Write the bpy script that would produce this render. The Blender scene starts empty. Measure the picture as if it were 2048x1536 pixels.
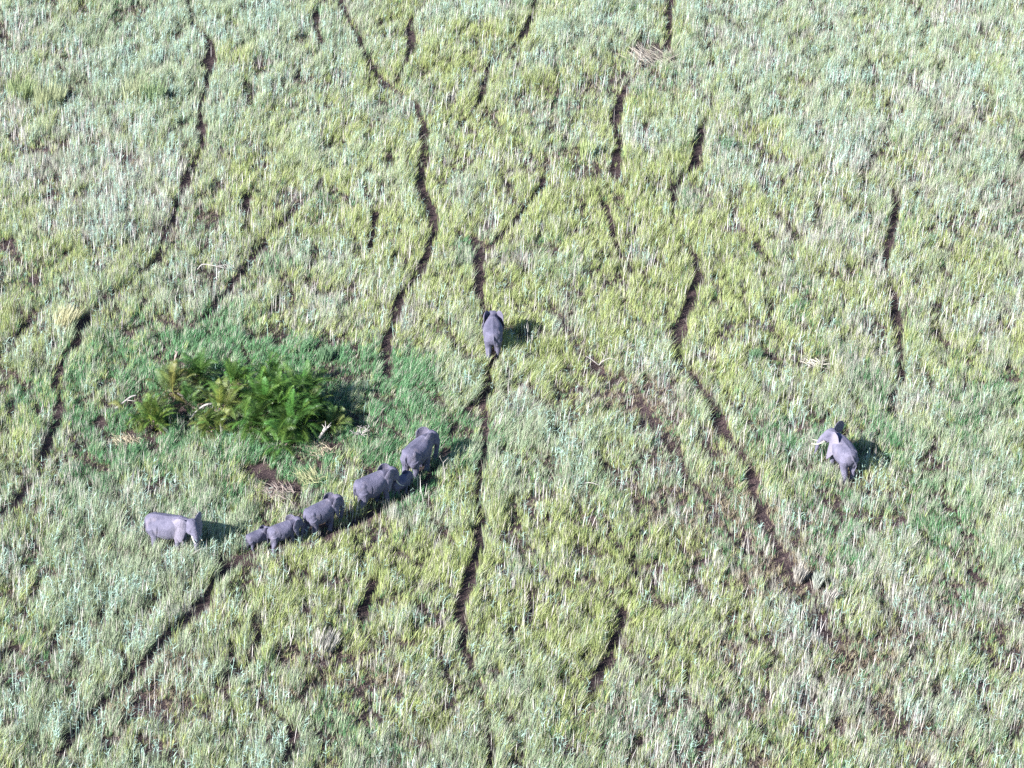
import bpy, math, random
import numpy as np
from mathutils import Vector, Matrix, noise as mnoise

random.seed(7)
rng = np.random.default_rng(11)
R = math.radians
scene = bpy.context.scene
COL = scene.collection

# ---------------------------------------------------------------- camera
CAM_H = 134.0
PITCH = 31.0
HFOV = 20.4
cam_data = bpy.data.cameras.new('camera')
cam_data.sensor_width = 36.0
cam_data.lens = 18.0 / math.tan(R(HFOV / 2))
cam_data.clip_start = 1.0
cam_data.clip_end = 12000.0
cam = bpy.data.objects.new('camera', cam_data)
COL.objects.link(cam)
cam.location = (0, 0, CAM_H)
cam.rotation_euler = (R(90 - PITCH), 0, 0)
scene.camera = cam

# ---------------------------------------------------------------- sky and sun
SUN_EL = 31.0
SUN_AZ = math.atan2(-0.60, -0.80)          # direction towards the sun, in the ground plane
world = bpy.data.worlds.new('World')
scene.world = world
world.use_nodes = True
wn = world.node_tree
wn.nodes.clear()
sky = wn.nodes.new('ShaderNodeTexSky')
sky.sky_type = 'NISHITA'
sky.sun_disc = False
sky.sun_elevation = R(SUN_EL)
sky.sun_rotation = math.pi / 2 - SUN_AZ
sky.dust_density = 0.3
sky.ozone_density = 5.0
bg = wn.nodes.new('ShaderNodeBackground')
bg.inputs['Strength'].default_value = 0.07
wo = wn.nodes.new('ShaderNodeOutputWorld')
wn.links.new(sky.outputs[0], bg.inputs[0])
wn.links.new(bg.outputs[0], wo.inputs[0])

sun_data = bpy.data.lights.new('sun', 'SUN')
sun_data.energy = 5.0
sun_data.angle = R(0.5)
sun_data.color = (1.0, 0.975, 0.935)
sun = bpy.data.objects.new('sun', sun_data)
COL.objects.link(sun)
sd = Vector((math.cos(SUN_AZ) * math.cos(R(SUN_EL)), math.sin(SUN_AZ) * math.cos(R(SUN_EL)), math.sin(R(SUN_EL))))
sun.rotation_euler = sd.to_track_quat('Z', 'Y').to_euler()
sun.location = sd * 300

scene.view_settings.view_transform = 'Standard'
scene.view_settings.look = 'None'
scene.view_settings.exposure = 1.68
scene.view_settings.gamma = 1.0
scene.view_settings.use_curve_mapping = False
scene.cycles.max_bounces = 5
scene.cycles.diffuse_bounces = 3
scene.cycles.transmission_bounces = 3
scene.cycles.glossy_bounces = 2
scene.cycles.use_denoising = False

# ---------------------------------------------------------------- ground <-> photo positions (2048 x 1536)
TH = math.tan(R(HFOV / 2))
SP, CP = math.sin(R(PITCH)), math.cos(R(PITCH))


def at(px, py, z=0.0):
    """point of height z that the photo shows at px, py"""
    u = (px - 1024) / 1024 * TH
    v = -(py - 768) / 1024 * TH
    dy, dz = CP + v * SP, -SP + v * CP
    t = (z - CAM_H) / dz
    return Vector((u * t, dy * t, z))


def to_px(x, y, z=0.0):
    dz = z - CAM_H
    f = y * CP - dz * SP
    up = y * SP + dz * CP
    return 1024 + x / f / TH * 1024, 768 - up / f / TH * 1024


# ---------------------------------------------------------------- noise in numpy
def _hash(ix, iy, s):
    n = (ix.astype(np.int64) * 374761393 + iy.astype(np.int64) * 668265263 + s * 1442695041) & 0xFFFFFFFF
    n = ((n ^ (n >> 13)) * 1274126177) & 0xFFFFFFFF
    n = (n ^ (n >> 16)) & 0xFFFFFFFF
    return n.astype(np.float64) / 4294967295.0


def vnoise(x, y, s=0):
    ix, iy = np.floor(x), np.floor(y)
    fx, fy = x - ix, y - iy
    fx, fy = fx * fx * (3 - 2 * fx), fy * fy * (3 - 2 * fy)
    a, b = _hash(ix, iy, s), _hash(ix + 1, iy, s)
    c, d = _hash(ix, iy + 1, s), _hash(ix + 1, iy + 1, s)
    return (a * (1 - fx) + b * fx) * (1 - fy) + (c * (1 - fx) + d * fx) * fy


def fbm(x, y, s=0, o=3):
    t, a, n = 0, 1.0, 0
    for k in range(o):
        t = t + a * vnoise(x * 2 ** k + 17.3 * k, y * 2 ** k - 9.1 * k, s + k)
        n += a
        a *= .55
    return t / n


# ---------------------------------------------------------------- trails through the grass, traced on the ground
# (points, width in metres, bareness 0..1)
TRAILS = [
 ([(372,-20),(378,30),(388,62),(420,95),(420,140),(415,180),(402,215),(404,260),(402,300),(390,335),(378,358),(372,385),(354,415),(345,450),(328,485),(316,530),(265,577),(212,611),(166,655),(150,700),(118,740),(112,780),(124,820),(106,870),(92,915),(75,964),(30,1018),(-30,1060)], .62, .9),
 ([(600,405),(590,420),(560,450),(532,482),(506,521),(472,562),(424,626),(397,649)], .6, .75),
 ([(640,350),(637,385),(600,409)], .4, .6),
 ([(495,400),(497,430),(487,470)], .7, .7),
 ([(112,607),(75,637),(37,675),(10,700)], .5, .7),
 ([(676,-10),(682,12),(694,45),(709,75),(727,109),(741,139),(775,178)], .7, .95),
 ([(826,40),(816,60),(822,86),(816,112),(805,146),(794,169)], .6, .95),
 ([(775,178),(832,215),(838,235),(843,262),(847,290),(845,330),(840,370),(842,390),(852,412),(869,437),(870,460),(861,485),(846,532),(820,574),(797,604),(788,640),(780,667),(774,700),(772,730),(770,760)], .85, 1.),
 ([(630,30),(632,60),(645,97)], .7, .7),
 ([(1071,-5),(1064,34),(1052,64),(1041,88)], .6, .95),
 ([(1041,88),(1005,112),(976,135),(970,161),(966,187),(955,214),(936,240),(916,262)], .55, .9),
 ([(1105,225),(1101,250),(1094,285)], .5, .6),
 ([(1086,315),(1090,345),(1084,375),(1056,409),(1034,442),(1007,472),(977,499)], .55, .95),
 ([(947,478),(957,517),(956,560),(959,590),(962,619),(970,640),(984,690),(982,725),(974,760),(970,785),(962,812),(940,825)], .85, 1.),
 ([(962,812),(968,840),(971,874),(970,911),(958,950),(955,1000),(960,1060),(957,1112),(940,1150),(934,1185),(920,1210),(917,1240),(922,1275),(929,1317),(946,1352),(960,1395),(969,1430),(976,1470),(978,1540)], .6, .85),
 ([(940,825),(905,860),(892,900)], .6, .45),
 ([(892,900),(885,930),(850,965),(805,1000),(750,1035),(690,1065),(620,1090),(550,1108),(490,1118),(445,1150),(424,1185),(398,1230),(360,1264),(322,1297),(262,1365),(210,1410),(150,1459),(110,1540)], .85, .8),
 ([(1340,-10),(1337,37),(1337,82),(1329,101)], .75, .9),
 ([(1329,101),(1290,140),(1255,172)], .7, .5),
 ([(1255,172),(1243,200),(1236,225),(1230,250),(1229,272),(1236,296),(1232,326),(1232,364)], .9, .95),
 ([(1409,245),(1398,290),(1389,330),(1370,356),(1349,379),(1348,412),(1341,450),(1359,491),(1391,522),(1394,545),(1391,572),(1377,611),(1362,655),(1351,697),(1350,716),(1363,748),(1392,772),(1405,800),(1428,835),(1447,874),(1474,904),(1500,952),(1509,990),(1524,1042),(1542,1084),(1572,1129)], .85, 1.),
 ([(1572,1129),(1610,1177),(1644,1237),(1660,1290)], .9, .6),
 ([(1180,371),(1202,397),(1217,442),(1229,491)], .55, .9),
 ([(1229,491),(1260,545),(1286,580),(1290,612)], .4, .5),
 ([(1786,375),(1787,410),(1788,455),(1775,487),(1771,517),(1775,555),(1788,604),(1793,641),(1801,680),(1801,745)], .5, .9),
 ([(1801,745),(1786,800),(1786,845)], .4, .5),
 ([(1100,620),(1114,645),(1131,675),(1150,701),(1180,735),(1229,769)], .7, .7),
 ([(1229,769),(1265,800),(1297,835),(1312,870),(1355,930),(1400,1000),(1450,1045),(1510,1110),(1560,1170),(1640,1260),(1720,1330)], 1.5, .22),
 ([(1280,810),(1297,835),(1305,862)], .5, .7),
 ([(1345,895),(1360,922),(1360,950)], .5, .7),
 ([(1360,950),(1400,1000),(1440,1030)], .5, .5),
 ([(738,345),(752,358),(767,392)], .5, .85),
 ([(755,430),(748,455),(741,500)], .65, .9),
 ([(745,1175),(740,1195),(724,1243)], .6, .85),
 ([(1247,1225),(1238,1258),(1222,1300),(1213,1325),(1196,1355),(1177,1400)], .8, .9),
 ([(495,1215),(508,1245),(518,1290),(500,1340),(450,1369),(445,1420)], .6, .6),
 ([(560,1440),(582,1480),(575,1540)], .8, .7),
 ([(840,1290),(760,1300),(690,1330),(620,1380),(560,1440)], .8, .45),
 ([(885,1180),(800,1200),(770,1230)], .4, .4),
 ([(1065,1190),(1058,1215),(1056,1250)], .5, .7),
 ([(1110,130),(1120,170),(1105,225)], .6, .7),
 ([(1290,1050),(1265,1120),(1270,1160),(1250,1190)], .5, .5),
]
# open patches: px, py, half width px, half height px, bareness
PATCHES = [(200,850,16,12,.9),(255,880,24,20,.8),(515,955,34,17,.95),(565,985,34,14,.9),(1300,112,46,20,.8),
 (1230,765,30,12,.8),(462,1130,40,14,.8),(1590,1170,50,30,.55),(130,208,24,13,.8),(165,175,20,10,.7),(335,208,26,9,.8),(230,212,16,8,.6),
 (760,850,16,14,.7),(645,905,26,14,.7),(360,800,20,26,.8),(1830,395,8,8,.8),(100,410,14,8,.7),(15,505,16,14,.8),
 (110,835,8,14,.8),(505,190,16,8,.7),(560,225,18,12,.7),(1230,90,14,8,.4),(1195,170,50,28,.55),(1640,1240,40,20,.6),
 (1450,1290,30,18,.5),(1490,1440,24,22,.6),(1620,1420,20,30,.6),(1620,735,18,8,.8),(1500,1310,30,14,.5),
 (340,540,8,6,.5),(780,325,14,18,.7),(815,325,8,16,.8),(250,320,14,8,.6),(225,265,12,8,.6),(500,1490,50,20,.5),(300,1500,40,24,.7),
 (1885,1175,30,6,.6),(1290,560,8,14,.6),(1350,900,10,14,.5),(1440,290,10,8,.4),(200,1230,24,6,.6),(120,1215,20,8,.6),(20,1300,20,14,.8)]


def polyline_xy(pts):
    return np.array([[*at(px, py)[:2]] for px, py in pts])


def dist_to_polyline(x, y, P):
    best = np.full(x.shape, 1e9)
    x0, y0, x1, y1 = P[:, 0].min() - 4, P[:, 1].min() - 4, P[:, 0].max() + 4, P[:, 1].max() + 4
    m = (x > x0) & (x < x1) & (y > y0) & (y < y1)
    xs, ys = x[m], y[m]
    b = np.full(xs.shape, 1e9)
    for i in range(len(P) - 1):
        ax, ay = P[i]
        dx, dy = P[i + 1] - P[i]
        t = np.clip(((xs - ax) * dx + (ys - ay) * dy) / (dx * dx + dy * dy + 1e-9), 0, 1)
        b = np.minimum(b, np.hypot(xs - ax - t * dx, ys - ay - t * dy))
    best[m] = b
    return best


TP = [(polyline_xy(p), w, b) for p, w, b in TRAILS]


def bareness(x, y):
    """0 in full grass, 1 on trodden soil"""
    out = np.zeros(x.shape)
    wob = (vnoise(x * .9, y * .45, 91) - .5) * .9 + (vnoise(x * 2.3, y * 1.5, 92) - .5) * .55 + (vnoise(x * 5, y * 3.4, 93) - .5) * .35
    along = fbm(x * .35, y * .16, 95, 2)
    broken = fbm(x * .30 + 40, y * .22, 98, 2)
    for P, w, b in TP:
        d = dist_to_polyline(x, y, P)
        hw = w * (.80 * along + .10) + .14 - .22 * np.clip((broken - .64) * 5, 0, 1)
        k = np.clip((hw + .05 - (d + wob * .42)) / .12, 0, 1) * b ** .6
        out = np.maximum(out, k)
    qx, qy = to_px(x, y)
    for cx, cy, rx, ry, b in PATCHES:
        m = (abs(qx - cx) < rx * 2.2) & (abs(qy - cy) < ry * 2.2)
        r = np.hypot((qx[m] - cx) / rx, (qy[m] - cy) / ry) + (vnoise(x[m] * 1.1, y[m] * .8, 97) - .5) * 1.1
        out[m] = np.maximum(out[m], np.clip((1.15 - r) / .35, 0, 1) * b)
    return out


# ---------------------------------------------------------------- what grows where: soft patches, one list for each kind
ZONES = {
 'yellow': [(940,380,250,280,1.6),(1130,520,260,190,1.5),(770,110,130,110,1.2),(930,160,150,110,1.0),(640,450,160,110,.9),(300,520,260,90,.6),(610,1150,120,90,1.7),(840,1160,150,120,1.6),(1030,1260,190,170,1.5),(1300,1240,150,130,1.5),(1330,1360,220,100,.8),(1530,600,330,200,.9),(1950,650,120,100,.9),(80,620,140,90,.8),(430,1180,120,70,.8),(1420,1150,60,60,.6),(1700,420,300,200,.5),(60,1350,160,80,.5),(1880,1250,160,160,.3)],
 'reed':   [(180,90,280,190,1.5),(520,60,200,90,1.1),(1650,60,380,130,1.4),(1290,150,170,90,1.2),(990,25,130,60,1.6),(300,1120,110,90,2.2),(200,1190,170,100,1.2),(180,1300,260,150,.9),(1070,850,90,80,1.2),(230,690,200,80,.9),(1150,920,120,100,.9),(600,1470,200,90,1.3),(1920,240,160,160,1.0),(1900,950,200,200,.9),(640,260,120,130,1.2),(850,830,120,60,.9),(150,1450,200,100,1.2),(960,1130,50,120,.6),(1450,920,180,110,.5),(1000,1460,90,110,1.2),(330,330,160,130,.7),(1540,200,150,120,.7),(1200,1470,150,60,.6),(1880,1430,200,100,.7)],
 'stalk':  [(700,640,120,80,1.3),(1890,440,170,220,.9),(1720,1300,240,200,1.0),(110,330,160,110,.8),(360,390,120,60,.7),(60,200,150,150,.6),(1640,800,120,100,.3),(240,450,150,80,.7),(1750,60,250,90,.7),(650,1280,100,80,.8),(900,590,80,70,.8),(340,1200,110,90,.9),(1600,1400,250,120,.8),(1480,380,200,200,.5),(1150,1120,140,100,.5),(100,1100,130,100,.7),(860,1420,140,90,.6)],
 'green':  [(690,770,105,70,14),(620,915,190,50,8),(230,850,75,65,8),(780,850,70,60,4),(430,700,150,22,4),(540,830,200,80,5),(420,680,160,50,1.2),(830,940,70,50,1.0),(1830,790,150,100,.7),(1800,1090,160,90,1.2),(330,1010,180,50,1.0),(460,1020,90,40,1.2),(1700,900,160,90,.5),(760,870,80,60,1.0),(1010,1400,90,80,.4),(1650,640,200,160,.5),(100,600,120,100,.3)],
 'dry':    [(1195,180,110,55,1.6),(1250,850,50,60,1.5),(1340,960,60,60,1.5),(1450,1060,70,60,1.5),(1560,1160,80,60,1.5),(1680,1300,90,70,1.3),(700,1330,70,25,2),(610,1400,60,30,2),(330,1310,60,30,1.5),(240,1400,60,30,1.5),(1150,1190,60,30,.8),(1620,1240,220,150,1.1),(1680,1450,360,130,.9),(1300,840,180,110,.6),(500,1400,200,120,1.1),(1260,740,100,60,.9),(410,430,120,60,.5),(50,500,100,70,.9),(1950,1450,120,100,1.0),(100,40,160,60,.5),(1420,1060,150,90,.9),(330,540,100,60,.5),(240,330,90,60,.6),(480,1120,60,40,1.0),(1330,980,120,90,.7),(60,1250,90,90,.7),(620,1330,110,60,.8),(230,1420,120,60,.6),(1560,950,130,70,.5),(80,1100,120,60,.5),(1250,620,90,60,.4)],
}
KINDS = ['yellow', 'reed', 'stalk', 'green', 'dry']
BASEW = [1.05, .42, .38, .45, .26]


def kind_weights(x, y):
    qx, qy = to_px(x, y)
    qx = qx + (fbm(x * .11, y * .09, 160, 3) - .5) * 190 + (vnoise(x * .7, y * .5, 163) - .5) * 45
    qy = qy + (fbm(x * .11, y * .09, 170, 3) - .5) * 120 + (vnoise(x * .7, y * .5, 173) - .5) * 30
    qx = np.clip(qx, 20, 2028)
    qy = np.clip(qy, 15, 1521)
    W = []
    for i, k in enumerate(KINDS):
        w = np.full(x.shape, BASEW[i])
        for cx, cy, rx, ry, a in ZONES[k]:
            w += a * np.exp(-.5 * (((qx - cx) / rx) ** 2 + ((qy - cy) / ry) ** 2) * 1.3)
        n = fbm(x * .22, y * .15, 200 + i * 10, 3)
        w *= np.clip((n - .18) * 2.4, .15, 2.2) ** 1.3
        W.append(w)
    W = np.array(W)
    W = W ** 1.2
    return W / W.sum(0)


def terrain_z(x, y):
    return (fbm(x * .05, y * .05, 5, 2) - .5) * .9 + (fbm(x * .6, y * .6, 9, 3) - .5) * .22


# ---------------------------------------------------------------- materials
def new_mat(name):
    m = bpy.data.materials.new(name)
    m.use_nodes = True
    nt = m.node_tree
    nt.nodes.clear()
    out = nt.nodes.new('ShaderNodeOutputMaterial')
    return m, nt, out


def N(nt, kind, **kw):
    n = nt.nodes.new(kind)
    for k, v in kw.items():
        if k in n.inputs:
            n.inputs[k].default_value = v
        else:
            setattr(n, k, v)
    return n


def mat_foliage(name, trans=.28, rough=.55, spec=.25):
    m, nt, out = new_mat(name)
    at_ = N(nt, 'ShaderNodeAttribute', attribute_name='tint')
    bs = N(nt, 'ShaderNodeBsdfPrincipled')
    bs.inputs['Roughness'].default_value = rough
    bs.inputs['Specular IOR Level'].default_value = spec
    tr = N(nt, 'ShaderNodeBsdfTranslucent')
    mx = N(nt, 'ShaderNodeMixShader')
    mx.inputs[0].default_value = trans
    nt.links.new(at_.outputs['Color'], bs.inputs['Base Color'])
    nt.links.new(at_.outputs['Color'], tr.inputs['Color'])
    nt.links.new(bs.outputs[0], mx.inputs[1])
    nt.links.new(tr.outputs[0], mx.inputs[2])
    nt.links.new(mx.outputs[0], out.inputs[0])
    return m


def mat_ground():
    m, nt, out = new_mat('trodden_soil')
    L = nt.links.new
    tc = N(nt, 'ShaderNodeTexCoord')
    n1 = N(nt, 'ShaderNodeTexNoise', Scale=.35, Detail=6.0, Roughness=.6)
    n2 = N(nt, 'ShaderNodeTexNoise', Scale=5.0, Detail=8.0, Roughness=.7)
    mp = N(nt, 'ShaderNodeMapping')
    mp.inputs['Scale'].default_value = (9, 2.4, 1)
    mp.inputs['Rotation'].default_value = (0, 0, .5)
    n3 = N(nt, 'ShaderNodeTexNoise', Scale=2.0, Detail=4.0, Roughness=.6)
    L(tc.outputs['Object'], n1.inputs['Vector'])
    L(tc.outputs['Object'], n2.inputs['Vector'])
    L(tc.outputs['Object'], mp.inputs['Vector'])
    L(mp.outputs[0], n3.inputs['Vector'])
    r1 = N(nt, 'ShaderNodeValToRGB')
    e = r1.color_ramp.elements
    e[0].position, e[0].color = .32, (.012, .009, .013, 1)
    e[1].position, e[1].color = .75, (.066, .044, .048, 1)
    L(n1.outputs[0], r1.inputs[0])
    r2 = N(nt, 'ShaderNodeValToRGB')
    e = r2.color_ramp.elements
    e[0].position, e[0].color = .52, (0, 0, 0, 1)
    e[1].position, e[1].color = .62, (1, 1, 1, 1)
    L(n3.outputs[0], r2.inputs[0])
    mx = N(nt, 'ShaderNodeMixRGB')
    mx.inputs[2].default_value = (.30, .225, .18, 1)       # straw litter lying on the soil
    mm = N(nt, 'ShaderNodeMath', operation='MULTIPLY')
    mm.inputs[1].default_value = .38
    L(r2.outputs[0], mm.inputs[0])
    L(mm.outputs[0], mx.inputs[0])
    L(r1.outputs[0], mx.inputs[1])
    m2 = N(nt, 'ShaderNodeMixRGB', blend_type='MULTIPLY')
    m2.inputs[0].default_value = .6
    L(mx.outputs[0], m2.inputs[1])
    L(n2.outputs[0], m2.inputs[2])
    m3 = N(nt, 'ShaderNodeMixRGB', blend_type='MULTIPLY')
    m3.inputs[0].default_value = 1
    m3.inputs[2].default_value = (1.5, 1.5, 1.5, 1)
    L(m2.outputs[0], m3.inputs[1])
    bs = N(nt, 'ShaderNodeBsdfPrincipled')
    bs.inputs['Roughness'].default_value = .95
    bs.inputs['Specular IOR Level'].default_value = .1
    bp = N(nt, 'ShaderNodeBump')
    bp.inputs['Strength'].default_value = .8
    bp.inputs['Distance'].default_value = .12
    L(n2.outputs[0], bp.inputs['Height'])
    L(m3.outputs[0], bs.inputs['Base Color'])
    L(bp.outputs[0], bs.inputs['Normal'])
    L(bs.outputs[0], out.inputs[0])
    return m


def mat_skin(name, tint=(1, 1, 1), ear=.10):
    m, nt, out = new_mat(name)
    L = nt.links.new
    tc = N(nt, 'ShaderNodeTexCoord')
    n1 = N(nt, 'ShaderNodeTexNoise', Scale=1.6, Detail=5.0, Roughness=.6)
    L(tc.outputs['Object'], n1.inputs['Vector'])
    r = N(nt, 'ShaderNodeValToRGB')
    e = r.color_ramp.elements
    e[0].position, e[0].color = .30, (.078 * tint[0], .076 * tint[1], .118 * tint[2], 1)
    e[1].position, e[1].color = .72, (.140 * tint[0], .132 * tint[1], .190 * tint[2], 1)
    L(n1.outputs[0], r.inputs[0])
    # dried mud in patches, a warm grey
    n4 = N(nt, 'ShaderNodeTexNoise', Scale=.9, Detail=4.0, Roughness=.55)
    L(tc.outputs['Object'], n4.inputs['Vector'])
    r4 = N(nt, 'ShaderNodeValToRGB')
    r4.color_ramp.elements[0].position = .54
    r4.color_ramp.elements[1].position = .72
    L(n4.outputs[0], r4.inputs[0])
    mx = N(nt, 'ShaderNodeMixRGB')
    mx.inputs[2].default_value = (.20, .17, .195, 1)
    mm = N(nt, 'ShaderNodeMath', operation='MULTIPLY')
    mm.inputs[1].default_value = .55
    L(r4.outputs[0], mm.inputs[0])
    L(mm.outputs[0], mx.inputs[0])
    L(r.outputs[0], mx.inputs[1])
    # wrinkles
    mp = N(nt, 'ShaderNodeMapping')
    mp.inputs['Scale'].default_value = (5.5, 5.5, 2.2)
    vo = N(nt, 'ShaderNodeTexVoronoi', Scale=2.4, feature='DISTANCE_TO_EDGE')
    n5 = N(nt, 'ShaderNodeTexNoise', Scale=14.0, Detail=4.0)
    L(tc.outputs['Object'], mp.inputs['Vector'])
    L(mp.outputs[0], vo.inputs['Vector'])
    L(tc.outputs['Object'], n5.inputs['Vector'])
    ad = N(nt, 'ShaderNodeMath', operation='MULTIPLY_ADD')
    ad.inputs[1].default_value = .9
    L(vo.outputs['Distance'], ad.inputs[0])
    L(n5.outputs[0], ad.inputs[2])
    bp = N(nt, 'ShaderNodeBump')
    bp.inputs['Strength'].default_value = .9
    bp.inputs['Distance'].default_value = .06
    L(ad.outputs[0], bp.inputs['Height'])
    bs = N(nt, 'ShaderNodeBsdfPrincipled')
    bs.inputs['Roughness'].default_value = .82
    bs.inputs['Specular IOR Level'].default_value = .25
    ea = N(nt, 'ShaderNodeAttribute', attribute_name='ear_skin')       # the thin skin of the ears is paler, as in life
    em = N(nt, 'ShaderNodeMath', operation='MULTIPLY')
    em.inputs[1].default_value = ear
    ex = N(nt, 'ShaderNodeMixRGB')
    ex.inputs[2].default_value = (.33, .29, .34, 1)
    L(ea.outputs['Fac'], em.inputs[0])
    L(em.outputs[0], ex.inputs[0])
    L(mx.outputs[0], ex.inputs[1])
    L(ex.outputs[0], bs.inputs['Base Color'])
    L(bp.outputs[0], bs.inputs['Normal'])
    L(bs.outputs[0], out.inputs[0])
    return m


def mat_plain(name, c0, c1, scale=4.0, rough=.7, bump=.3, stretch=(1, 1, 1)):
    m, nt, out = new_mat(name)
    L = nt.links.new
    tc = N(nt, 'ShaderNodeTexCoord')
    mp = N(nt, 'ShaderNodeMapping')
    mp.inputs['Scale'].default_value = stretch
    n1 = N(nt, 'ShaderNodeTexNoise', Scale=scale, Detail=6.0, Roughness=.65)
    L(tc.outputs['Object'], mp.inputs['Vector'])
    L(mp.outputs[0], n1.inputs['Vector'])
    r = N(nt, 'ShaderNodeValToRGB')
    e = r.color_ramp.elements
    e[0].position, e[0].color = .35, (*c0, 1)
    e[1].position, e[1].color = .68, (*c1, 1)
    L(n1.outputs[0], r.inputs[0])
    bp = N(nt, 'ShaderNodeBump')
    bp.inputs['Strength'].default_value = bump
    bp.inputs['Distance'].default_value = .03
    L(n1.outputs[0], bp.inputs['Height'])
    bs = N(nt, 'ShaderNodeBsdfPrincipled')
    bs.inputs['Roughness'].default_value = rough
    bs.inputs['Specular IOR Level'].default_value = .25
    L(r.outputs[0], bs.inputs['Base Color'])
    L(bp.outputs[0], bs.inputs['Normal'])
    L(bs.outputs[0], out.inputs[0])
    return m


M_GRASS = mat_foliage('grass_blades', .25, .6, .2)
M_PALM = mat_foliage('palm_leaves', .22, .45, .35)
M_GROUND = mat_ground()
M_IVORY = mat_plain('ivory', (.40, .37, .31), (.60, .57, .50), 3, .5, .1)
M_TRUNK = mat_plain('palm_bark', (.07, .05, .045), (.22, .17, .15), 9, .9, .9)
M_DEAD = mat_plain('bleached_wood', (.20, .18, .17), (.46, .43, .40), 5, .85, .5)


# ---------------------------------------------------------------- mesh helpers
def mesh_np(name, verts, quads=None, tris=None, tint=None, mat=None, smooth=False):
    me = bpy.data.meshes.new(name)
    nq = 0 if quads is None else len(quads)
    nt_ = 0 if tris is None else len(tris)
    me.vertices.add(len(verts))
    me.vertices.foreach_set('co', np.ascontiguousarray(verts, dtype=np.float32).ravel())
    loops = []
    if nq:
        loops.append(np.asarray(quads, dtype=np.int32).ravel())
    if nt_:
        loops.append(np.asarray(tris, dtype=np.int32).ravel())
    loops = np.concatenate(loops)
    me.loops.add(len(loops))
    me.loops.foreach_set('vertex_index', loops)
    me.polygons.add(nq + nt_)
    starts = np.concatenate([np.arange(nq, dtype=np.int32) * 4, nq * 4 + np.arange(nt_, dtype=np.int32) * 3])
    me.polygons.foreach_set('loop_start', starts)
    me.polygons.foreach_set('use_smooth', np.full(nq + nt_, smooth, dtype=bool))
    if tint is not None:
        a = me.attributes.new('tint', 'FLOAT_COLOR', 'POINT')
        c = np.ones((len(verts), 4), dtype=np.float32)
        c[:, :3] = tint
        a.data.foreach_set('color', c.ravel())
    me.update(calc_edges=True)
    if mat:
        me.materials.append(mat)
    return me


def link(name, me, parent=None, **props):
    o = bpy.data.objects.new(name, me)
    COL.objects.link(o)
    if parent is not None:
        o.parent = parent
    for k, v in props.items():
        o[k] = v
    return o


def tube_mesh(paths, mat, sides=7, name='tube'):
    """paths: list of (points, radii); capped tapered tubes in one mesh"""
    V, Q, T = [], [], []
    for pts, rad in paths:
        pts = [Vector(p) for p in pts]
        base = len(V)
        up = Vector((.13, .21, 1)).normalized()
        for i, p in enumerate(pts):
            d = (pts[min(i + 1, len(pts) - 1)] - pts[max(i - 1, 0)]).normalized()
            a = d.cross(up)
            if a.length < 1e-3:
                a = d.cross(Vector((1, 0, 0)))
            a.normalize()
            b = d.cross(a)
            for k in range(sides):
                t = 2 * math.pi * k / sides
                V.append(p + (a * math.cos(t) + b * math.sin(t)) * rad[i])
        for i in range(len(pts) - 1):
            for k in range(sides):
                k2 = (k + 1) % sides
                Q.append((base + i * sides + k, base + i * sides + k2, base + (i + 1) * sides + k2, base + (i + 1) * sides + k))
        c0, c1 = len(V), len(V) + 1
        V.append(pts[0]); V.append(pts[-1])
        for k in range(sides):
            k2 = (k + 1) % sides
            T.append((c0, base + k2, base + k))
            e = base + (len(pts) - 1) * sides
            T.append((c1, e + k, e + k2))
    return mesh_np(name, np.array([v[:] for v in V]), Q, T, None, mat, True)


# ---------------------------------------------------------------- the ground: one sheet out to the horizon
def build_ground():
    ins_x = np.arange(-95, 95.01, .5)
    ins_y = np.arange(145, 345.01, .5)
    far = np.array([10, 30, 80, 200, 500, 1200, 3000, 7000.])
    xs = np.concatenate([(-95 - far)[::-1], ins_x, 95 + far])
    ys = np.concatenate([(145 - far)[::-1], ins_y, 345 + far])
    X, Y = np.meshgrid(xs, ys)
    fade = np.clip((110 - abs(X)) / 15, 0, 1) * np.clip((360 - Y) / 15, 0, 1) * np.clip((Y - 130) / 15, 0, 1)
    Z = terrain_z(X, Y) - .14 * bareness(X, Y)
    Z = Z * fade
    V = np.stack([X.ravel(), Y.ravel(), Z.ravel()], 1)
    nx, ny = len(xs), len(ys)
    i = np.arange(nx * ny).reshape(ny, nx)
    Q = np.stack([i[:-1, :-1].ravel(), i[:-1, 1:].ravel(), i[1:, 1:].ravel(), i[1:, :-1].ravel()], 1)
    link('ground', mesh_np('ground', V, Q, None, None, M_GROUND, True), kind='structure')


build_ground()

# ---------------------------------------------------------------- elephants
# all in shoulder heights: +X forward, Z up, feet on 0


def ring_loft(rings, sides=28):
    """rings: (x, zc, half width, up, down, ridge) -> verts, faces of a closed loft along X"""
    V, Q, T = [], [], []
    for (x, zc, hw, up, dn, ridge) in rings:
        for k in range(sides):
            a = 2 * math.pi * k / sides
            c, s = math.cos(a), math.sin(a)
            yy = hw * math.copysign(abs(c) ** .88, c)
            zz = (up if s > 0 else dn) * math.copysign(abs(s) ** .95, s)
            if s > .3:
                zz += ridge * max(0, 1 - abs(c) / .22)
            V.append(Vector((x, yy, zc + zz)))
    n = len(rings)
    for i in range(n - 1):
        for k in range(sides):
            k2 = (k + 1) % sides
            Q.append((i * sides + k, i * sides + k2, (i + 1) * sides + k2, (i + 1) * sides + k))
    c0, c1 = len(V), len(V) + 1
    V.append(Vector((rings[0][0], 0, rings[0][1]))); V.append(Vector((rings[-1][0], 0, rings[-1][1])))
    for k in range(sides):
        k2 = (k + 1) % sides
        T.append((c0, k2, k)); T.append((c1, (n - 1) * sides + k, (n - 1) * sides + k2))
    return V, Q, T


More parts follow.
